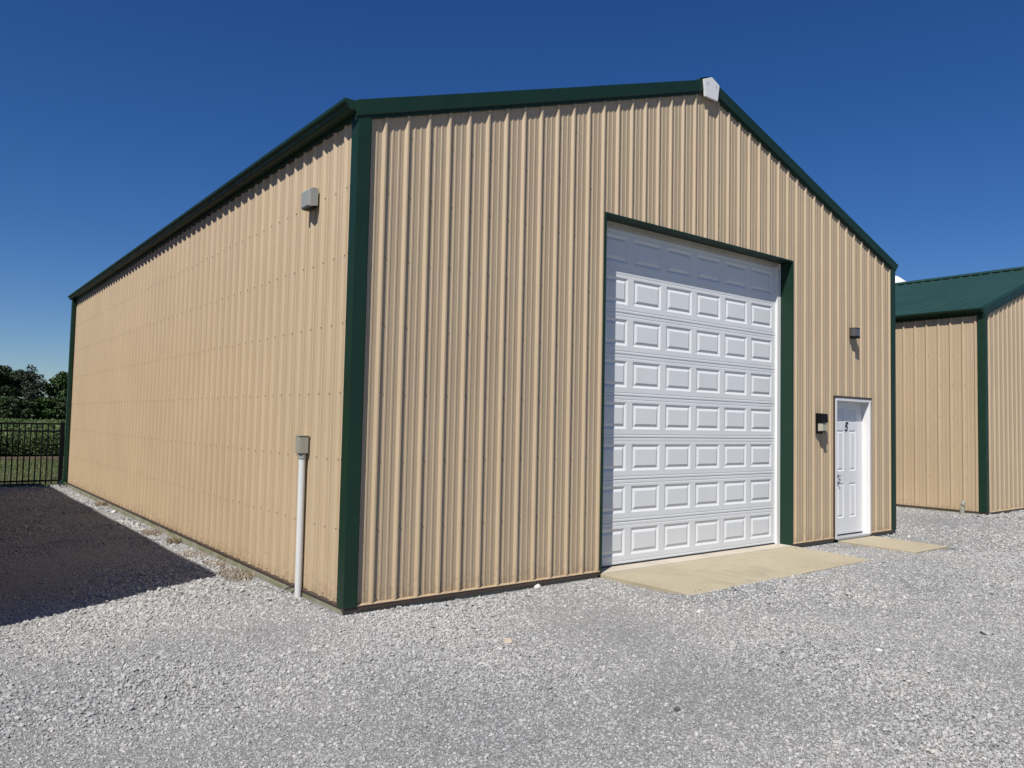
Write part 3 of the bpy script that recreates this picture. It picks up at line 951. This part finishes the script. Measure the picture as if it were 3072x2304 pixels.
# ------------------------------------------------------------------ gravel stones (stuff, instanced on points)
def stones():
    pts = []
    fw2 = np.array([c_fwd.x, c_fwd.y]); fw2 /= np.linalg.norm(fw2)
    rg2 = np.array([fw2[1], -fw2[0]])
    cx_, cy_ = CAM_LOC.x, CAM_LOC.y
    def band(d0, d1, dens, size, spread=0.86):
        n = int(dens * 0.5 * (spread + 1.3 * spread) * (d1 ** 2 - d0 ** 2))
        d = np.sqrt(RNG.uniform(d0 ** 2, d1 ** 2, n))
        s = RNG.uniform(-spread, 1.3 * spread, n) * d
        x = cx_ + fw2[0] * d + rg2[0] * s
        y = cy_ + fw2[1] * d + rg2[1] * s
        sz = size * np.minimum(np.exp(RNG.normal(0, 0.46, n)), 3.0)
        return np.stack([x, y, sz], 1)
    A = np.concatenate([band(1.6, 4.2, 7000, 0.0088), band(4.2, 7.0, 5200, 0.0098), band(7.0, 11.0, 2400, 0.0132), band(11.0, 17.0, 700, 0.019), band(17, 24, 200, 0.024)])
    x, y, s = A.T
    keep = np.ones(len(A), bool)
    keep &= ~((x > -0.10) & (x < 9.72) & (y > -0.055) & (y < 14.7))
    keep &= ~((x > 13.15) & (x < 22.5) & (y > -0.11))
    keep &= ~((x > 2.96) & (x < 6.68) & (y > -1.25) & (y < 0.5) & (x < 6.575 + (y + 1.2) * 0.09))
    keep &= ~((x > 7.86) & (x < 8.89) & (y > -1.185) & (y < 0.5))
    keep &= ~((x < -3.5) & (y > 0.1)) & (y < 15.2)
    A = A[keep]; x, y, s = A.T
    n = len(A)
    ns = 24
    ex_ = np.concatenate([RNG.uniform(3.0, 6.6, ns), RNG.choice([3.02, 6.56], 12) + RNG.normal(0, .04, 12), RNG.uniform(7.9, 8.85, 10)])
    ey_ = np.concatenate([-1.21 + np.abs(RNG.normal(0, .10, ns)), RNG.uniform(-1.15, -.1, 12), -1.13 + np.abs(RNG.normal(0, .1, 10))])
    A = np.concatenate([A, np.stack([ex_, ey_, 0.012 * np.exp(RNG.normal(0, .3, len(ex_)))], 1)])
    n_spill = len(ex_); x, y, s = A.T
    n = len(A)
    # looser, larger stones heap up beside the walls and between the wheel lanes
    s = s * (1 + 0.25 * np.exp(-np.abs(x + 0.35) / 0.3) * (y > 0))
    lane_ = 0.5 + 0.5 * np.sin(0.9 * x - 1.9 * y + 1.4 * np.sin(0.6 * x + 0.5 * y)) * np.cos(0.5 * x + 0.35 * y + 0.8 * np.sin(1.1 * y))
    patch = 0.5 + 0.5 * np.sin(2.3 * x + 1.1 * y) * np.sin(1.7 * y - 0.8 * x + 2.0)
    coarse = np.clip(0.65 * lane_ + 0.35 * patch, 0, 1)
    s = s * (0.74 + 0.52 * coarse) * (1 + 0.30 * np.exp(-((x + 0.3) ** 2 / 5.0 + (y - 0.6) ** 2 / 6.0)))
    z = ground_z(x, y) + s * (RNG.uniform(-0.14, 0.34, n) - 0.14 * (1 - coarse)) + 0.006 * (coarse - .5)
    z[-n_spill:] = np.where(x[-n_spill:] > 7.5, -0.046, -0.029)
    me = bpy.data.meshes.new('gravel')
    me.from_pydata(np.stack([x, y, z], 1).tolist(), [], [])
    sc = np.stack([s * RNG.uniform(0.8, 1.35, n), s * RNG.uniform(0.7, 1.1, n), s * RNG.uniform(0.55, 1.0, n)], 1)
    rt_ = np.stack([RNG.normal(0, 0.35, n), RNG.normal(0, 0.35, n), RNG.uniform(0, 6.283, n)], 1)
    a = me.attributes.new('sc', 'FLOAT_VECTOR', 'POINT'); a.data.foreach_set('vector', sc.astype(np.float32).ravel())
    a = me.attributes.new('rt', 'FLOAT_VECTOR', 'POINT'); a.data.foreach_set('vector', rt_.astype(np.float32).ravel())
    a = me.attributes.new('pick', 'INT', 'POINT'); a.data.foreach_set('value', RNG.integers(0, 4, n).astype(np.int32))
    o = link('gravel', me)
    tag(o, 'loose grey crushed stone covering the yard', 'gravel', kind='stuff')
    ng = bpy.data.node_groups.new('gravel_stones', 'GeometryNodeTree')
    ng.interface.new_socket('Geometry', in_out='INPUT', socket_type='NodeSocketGeometry')
    ng.interface.new_socket('Geometry', in_out='OUTPUT', socket_type='NodeSocketGeometry')
    N = ng.nodes.new; Lk = ng.links.new
    gi, go = N('NodeGroupInput'), N('NodeGroupOutput')
    join = N('GeometryNodeJoinGeometry')
    for k in range(4):
        ico = N('GeometryNodeMeshIcoSphere'); ico.inputs['Radius'].default_value = 0.5; ico.inputs['Subdivisions'].default_value = 1
        no = N('ShaderNodeTexNoise'); no.noise_dimensions = '4D'
        no.inputs['W'].default_value = 3.7 * k; no.inputs['Scale'].default_value = 1.7; no.inputs['Detail'].default_value = 1
        sub = N('ShaderNodeVectorMath'); sub.operation = 'SUBTRACT'; sub.inputs[1].default_value = (0.5, 0.5, 0.5)
        mul = N('ShaderNodeVectorMath'); mul.operation = 'SCALE'; mul.inputs['Scale'].default_value = 1.0
        sp_ = N('GeometryNodeSetPosition')
        Lk(no.outputs['Color'], sub.inputs[0]); Lk(sub.outputs[0], mul.inputs[0])
        Lk(ico.outputs['Mesh'], sp_.inputs['Geometry']); Lk(mul.outputs[0], sp_.inputs['Offset'])
        dec = N('GeometryNodeSetShadeSmooth'); dec.inputs['Shade Smooth'].default_value = False
        Lk(sp_.outputs[0], dec.inputs[0])
        sm_ = N('GeometryNodeSetMaterial'); sm_.inputs['Material'].default_value = M['stone']
        Lk(dec.outputs[0], sm_.inputs['Geometry'])
        gti = N('GeometryNodeGeometryToInstance'); Lk(sm_.outputs[0], gti.inputs[0])
        Lk(gti.outputs[0], join.inputs[0])
    iop = N('GeometryNodeInstanceOnPoints'); iop.inputs['Pick Instance'].default_value = True
    def attr(nm, ty):
        q = N('GeometryNodeInputNamedAttribute'); q.data_type = ty; q.inputs['Name'].default_value = nm
        return q.outputs[0]
    e2r = N('FunctionNodeEulerToRotation')
    Lk(attr('rt', 'FLOAT_VECTOR'), e2r.inputs[0])
    Lk(gi.outputs[0], iop.inputs['Points']); Lk(join.outputs[0], iop.inputs['Instance'])
    Lk(attr('pick', 'INT'), iop.inputs['Instance Index'])
    Lk(e2r.outputs[0], iop.inputs['Rotation']); Lk(attr('sc', 'FLOAT_VECTOR'), iop.inputs['Scale'])
    Lk(iop.outputs[0], go.inputs[0])
    md = o.modifiers.new('stones', 'NODES'); md.node_group = ng
    print('stones', n)
stones()

# a few larger stones one can point at
def rock(x, y, size, mat, label, flat=0.6, seed=0):
    rr = random.Random(seed)
    bm = bmesh.new()
    bmesh.ops.create_icosphere(bm, subdivisions=2, radius=0.5)
    axs = [Vector((rr.uniform(-1, 1), rr.uniform(-1, 1), rr.uniform(-1, 1))).normalized() for _ in range(7)]
    for v in bm.verts:
        for a in axs:
            d = v.co.dot(a)
            if d > 0.33:
                v.co -= a * (d - 0.33) * 0.85
        v.co.x *= size * 1.25; v.co.y *= size; v.co.z *= size * flat
    me = bpy.data.meshes.new('rock'); bm.to_mesh(me); bm.free()
    me.materials.append(M[mat])
    o = link('rock', me, None, (x, y, float(ground_z(x, y)) + size * flat * 0.22))
    o.rotation_euler = (0, 0, rr.uniform(0, 6))
    tag(o, label, 'rock', 'larger stones lying in the gravel')
rock(2.03, -0.075, 0.085, 'rock_white', 'white fist-sized rock against the base of the front wall', 0.8, 1)
rock(0.60, -1.43, 0.085, 'rock_tan', 'tan broken rock in the gravel before the front wall', 0.6, 2)
rock(0.55, -3.10, 0.045, 'rock_dark', 'small black stone in the foreground gravel', 0.7, 3)
rock(1.72, -0.29, 0.055, 'rock_dark', 'flat black chip lying just below the front wall', 0.3, 4)
rock(-0.155, 8.85, 0.10, 'rock_white', 'white rock beside the skirt board in the alley', 0.7, 5)
rock(8.72, -1.30, 0.07, 'rock_dark', 'grey round stone at the edge of the doorstep', 0.7, 6)
rock(4.05, -3.46, 0.11, 'rock_grey', 'flat pale rock in the gravel at the right', 0.45, 8)
rock(2.75, -3.2, 0.05, 'rock_white', 'small bright white stone near the right foreground', 0.6, 9)

# dry weeds along the skirt of the left wall
def weeds(x, y, rad, n, h, label, seed):
    rr = random.Random(seed)
    mb = MB()
    for _ in range(n):
        a = rr.uniform(0, 6.283); d = rad * math.sqrt(rr.random())
        bx_, by_ = d * math.cos(a) * 0.45, d * math.sin(a)
        bz = float(ground_z(x + bx_, y + by_)) - float(ground_z(x, y)) - 0.01
        hh = h * rr.uniform(.4, 1.2); an = rr.uniform(0, 6.283); lean = rr.uniform(.2, 1.3) * hh
        tx, ty = lean * math.cos(an), lean * math.sin(an)
        w = rr.uniform(.002, .004)
        p = (-math.sin(an) * w, math.cos(an) * w)
        mb.poly([(bx_ - p[0], by_ - p[1], bz), (bx_ + p[0], by_ + p[1], bz), (bx_ + tx * .5 + p[0] * .7, by_ + ty * .5 + p[1] * .7, bz + hh * .75), (bx_ + tx * .5 - p[0] * .7, by_ + ty * .5 - p[1] * .7, bz + hh * .75)])
        mb.poly([(bx_ + tx * .5 - p[0] * .7, by_ + ty * .5 - p[1] * .7, bz + hh * .75), (bx_ + tx * .5 + p[0] * .7, by_ + ty * .5 + p[1] * .7, bz + hh * .75), (bx_ + tx, by_ + ty, bz + hh)])
    o = link('dry_weeds', mb.mesh('dry_weeds', 'dry_grass', fix=False), None, (x, y, float(ground_z(x, y))))
    tag(o, label, 'weeds', 'dry weeds beside the left wall')
weeds(-0.24, 2.25, 0.34, 520, 0.07, 'dry brown weed patch nearest the white pipe', 1)
weeds(-0.22, 2.95, 0.25, 300, 0.06, 'thin dry weed patch by the tip of the shadow', 2)
weeds(-0.23, 3.85, 0.30, 280, 0.05, 'pale dry weed patch midway along the sunlit strip', 3)
weeds(-0.17, 4.95, 0.16, 260, 0.09, 'dark brown weed clump against the green skirt board', 4)
weeds(-0.22, 5.9, 0.28, 320, 0.06, 'dry brown weed patch farther along the skirt board', 5)
weeds(-0.16, 10.0, 0.2, 240, 0.10, 'farthest dry weed clump in the sunlit strip', 6)

# ------------------------------------------------------------------ lawn blades and soybean field
def tri_mesh(name, P, mat):
    """P: (n, k, 3) separate polygons"""
    n, k, _ = P.shape
    me = bpy.data.meshes.new(name)
    me.vertices.add(n * k); me.vertices.foreach_set('co', P.astype(np.float32).ravel())
    me.loops.add(n * k); me.loops.foreach_set('vertex_index', np.arange(n * k, dtype=np.int32))
    me.polygons.add(n); me.polygons.foreach_set('loop_start', np.arange(0, n * k, k, dtype=np.int32))
    me.update(calc_edges=True)
    me.materials.append(M[mat])
    return me

def leaf_quads(C, size, up=0.35):
    n = len(C)
    d = RNG.normal(size=(n, 3)); d /= np.linalg.norm(d, axis=1, keepdims=True)
    nn = RNG.normal(size=(n, 3)); nn[:, 2] = np.abs(nn[:, 2]) + up
    nn /= np.linalg.norm(nn, axis=1, keepdims=True)
    a = np.cross(nn, d); a /= np.linalg.norm(a, axis=1, keepdims=True)
    b = np.cross(nn, a)
    s = (size * RNG.uniform(0.6, 1.35, n))[:, None]
    return np.stack([C - a * s * .5, C - b * s * .32, C + a * s * .5, C + b * s * .32], 1)

n = 42000
gx_ = RNG.uniform(-7, 5, n); gy_ = RNG.uniform(15.25, 30.6, n)
base = np.stack([gx_, gy_, np.full(n, -0.225)], 1)
h = RNG.uniform(0.03, 0.075, n); an = RNG.uniform(0, 6.283, n); w = 0.009
tip = base + np.stack([np.cos(an) * h * .5, np.sin(an) * h * .5, h], 1)
pr_ = np.stack([-np.sin(an) * w, np.cos(an) * w, 0 * an], 1)
o = link('grass', tri_mesh('grass', np.stack([base - pr_, base + pr_, tip], 1), 'blade_grass'))
tag(o, 'mown green grass behind the picket fence', 'grass', kind='stuff')

mb = MB(); mb.box(-60, 60, 29.3, 34.0, -0.3, -0.195)
o = link('field_soil', mb.mesh('field_soil', 'soil')); tag(o, kind='structure')

def canopy(x, y):
    row = np.abs(((x * 0.25 + y) / 0.76) % 1 - 0.5) * 2
    return 0.62 - 0.05 * row + 0.05 * np.sin(x * 1.1 + y * .3) * np.sin(y * .7) + 0.03 * np.sin(x * 3.1) * np.sin(y * 2.3)
parts_ = []
n = 26000                                   # ragged front edge of the field
x = RNG.uniform(-9, 9, n); y = 31.1 + np.abs(RNG.normal(0, .35, n)); z = RNG.uniform(-0.12, 0.66, n)
y += (z > .45) * RNG.uniform(0, .3, n)
parts_.append(leaf_quads(np.stack([x, y, z], 1), 0.08))
n = 42000
x = RNG.uniform(-10, 12, n); y = 31.2 + 17 * RNG.random(n) ** 1.5
parts_.append(leaf_quads(np.stack([x, y, canopy(x, y) + RNG.normal(0, .06, n)], 1), 0.09))
n = 26000
x = RNG.uniform(-14, 30, n); y = 48 + 92 * RNG.random(n) ** 1.4
parts_.append(leaf_quads(np.stack([x, y, canopy(x, y) + RNG.normal(0, .05, n)], 1), 0.22))
o = link('soybean_plants', tri_mesh('soybean_plants', np.concatenate(parts_), 'leaf_soy'))
tag(o, 'dense soybean leaves behind the picket fence', 'crop', kind='stuff')
o = link('soybean_field', grid_mesh('soybean_field', np.concatenate([np.linspace(-160, -14, 25), np.arange(-13.6, 12, 0.22), np.linspace(12.5, 200, 60)]),
                                    np.concatenate([np.arange(31.5, 52, 0.19), np.linspace(52.5, 148, 160)]),
                                    lambda x, y: canopy(x, y) - 0.07 - 0.7 * (1 - sm(31.4, 31.8, y)), 'soy_canopy'))
tag(o, kind='structure')

# ------------------------------------------------------------------ trees
def tree(name, label, base, H, RX, n_leaf, seed, mat, trunk_h=0.35, sparse=0.0, leaf=0.42, low=0.12):
    rr = np.random.default_rng(seed)
    T = thing(name, label, 'tree', base, 'trees beyond the soybean field')
    mb = MB()
    tr = 0.028 * H
    top = Vector((rr.normal(0, .03) * H, rr.normal(0, .03) * H, H * 0.80))
    mb.tube([(0, 0, -0.5), (0, 0, 0.02 * H), tuple(top * 0.35), tuple(top * 0.7), tuple(top)], [tr * 1.5, tr * 1.1, tr * .8, tr * .45, tr * .12], 8)
    lobes = []
    nb_ = 26
    for k in range(nb_):
        f = low + 0.10 + (0.86 - low) * (k + .5) / nb_
        az = k * 2.4 + rr.normal(0, .3)
        p0 = top * min(1, f / 0.8) * 0.88
        prof_ = math.sin(math.pi * min(1, max(0.08, (f - low) / (1.02 - low))) ** 0.8) ** 0.7
        ln = RX * (0.35 + 0.65 * rr.random() ** .5) * prof_
        p1 = p0 + Vector((math.cos(az) * ln, math.sin(az) * ln, ln * rr.uniform(.15, .75)))
        p1.z = min(p1.z, H * 0.95)
        mid_ = p0.lerp(p1, .5) + Vector((0, 0, -0.04 * ln))
        r0 = tr * .38 * (1 - f * .6)
        mb.tube([tuple(p0), tuple(mid_), tuple(p1)], [r0, r0 * .6, r0 * .18], 6)
        lobes.append((p1, RX * rr.uniform(.20, .36)))
        lobes.append((mid_, RX * rr.uniform(.16, .28)))
    lobes.append((Vector((top.x, top.y, H * 0.86)), RX * .28))
    part('trunk', mb, 'bark', T, fix=False)
    Q = []
    wts = np.array([r for _, r in lobes]) ** 2
    cnt = rr.multinomial(n_leaf, wts / wts.sum())
    for (c, r), m_ in zip(lobes, cnt):
        if sparse and rr.random() < sparse:
            m_ = int(m_ * .25)
        d = rr.normal(size=(m_, 3)); d /= np.linalg.norm(d, axis=1, keepdims=True)
        rad = r * (0.55 + 0.45 * rr.random(m_) ** .5) * (1 + .25 * np.sin(d[:, 0] * 5 + d[:, 2] * 4))
        P = np.array(c)[None] + d * rad[:, None] * np.array([1.0, 1.0, 0.72])
        P = P[P[:, 2] < H * 1.02]
        Q.append(P)
    P = np.concatenate(Q)
    o = link('crown', tri_mesh('crown', leaf_quads(P, leaf, 0.2), mat), T)
    return T

tree('broadleaf_tree', 'tall dark tree rising highest at the left edge', (9.2, 150, -.2), 10.6, 4.4, 9000, 1, 'leaf_dark')
tree('broadleaf_tree', 'thin-crowned tree with bare grey branches beside the gap', (13.0, 147, -.2), 11.0, 3.0, 3600, 2, 'leaf_grey', sparse=0.35, leaf=.36)
tree('broadleaf_tree', 'rounded green tree right of the sky gap', (17.6, 150, -.2), 10.0, 3.4, 9000, 3, 'leaf_mid', low=0.02)
tree('broadleaf_tree', 'broad tree half hidden by the green downspout', (20.6, 151, -.2), 10.3, 3.8, 9000, 4, 'leaf_mid', low=0.02)
tree('broadleaf_tree', 'dark tree standing behind the tall left one', (11.4, 158, -.2), 10.4, 4.2, 8000, 5, 'leaf_dark')
tree('broadleaf_tree', 'low leafy tree filling the gap beneath the bare branches', (14.8, 144, -.2), 4.6, 2.6, 6000, 6, 'leaf_mid', low=0.0)
tree('broadleaf_tree', 'small dark bushy tree at the foot of the tall left tree', (10.6, 143, -.2), 4.2, 2.9, 6000, 7, 'leaf_dark', low=0.0)
tree('broadleaf_tree', 'dark low tree at the foot of the rounded green one', (18.6, 144, -.2), 5.0, 2.8, 6000, 8, 'leaf_dark', low=0.0)
tree('broadleaf_tree', 'dark tree just outside the left edge', (3.4, 150, -.2), 10.8, 4.4, 6000, 9, 'leaf_dark')
tree('broadleaf_tree', 'green tree hidden behind the far end of the barn', (26.0, 152, -.2), 10.5, 4.2, 5000, 10, 'leaf_mid', low=0.02)
tree('broadleaf_tree', 'tree whose leafy tip peeks over the far green roof', (67.2, 14.6, -.2), 16.6, 4.0, 8000, 12, 'leaf_mid', leaf=.34)

# ------------------------------------------------------------------ white domed tank far behind the second barn
mb = MB()
ring0 = []
tz = 16.25
prof_ = [(2.3, 0.0), (2.3, tz - 1.9), (2.2, tz - 1.4), (1.85, tz - 0.8), (1.25, tz - 0.33), (0.5, tz - 0.06), (0.05, tz)]
mb.tube([(0, 0, z) for _, z in prof_], [r for r, _ in prof_], 40)
tank = link('water_tank', mb.mesh('water_tank', 'white_vinyl', smooth=True), None, (67.05, 28.2, -0.22))
tag(tank, 'white domed top of a tank behind the far green roof', 'tank')
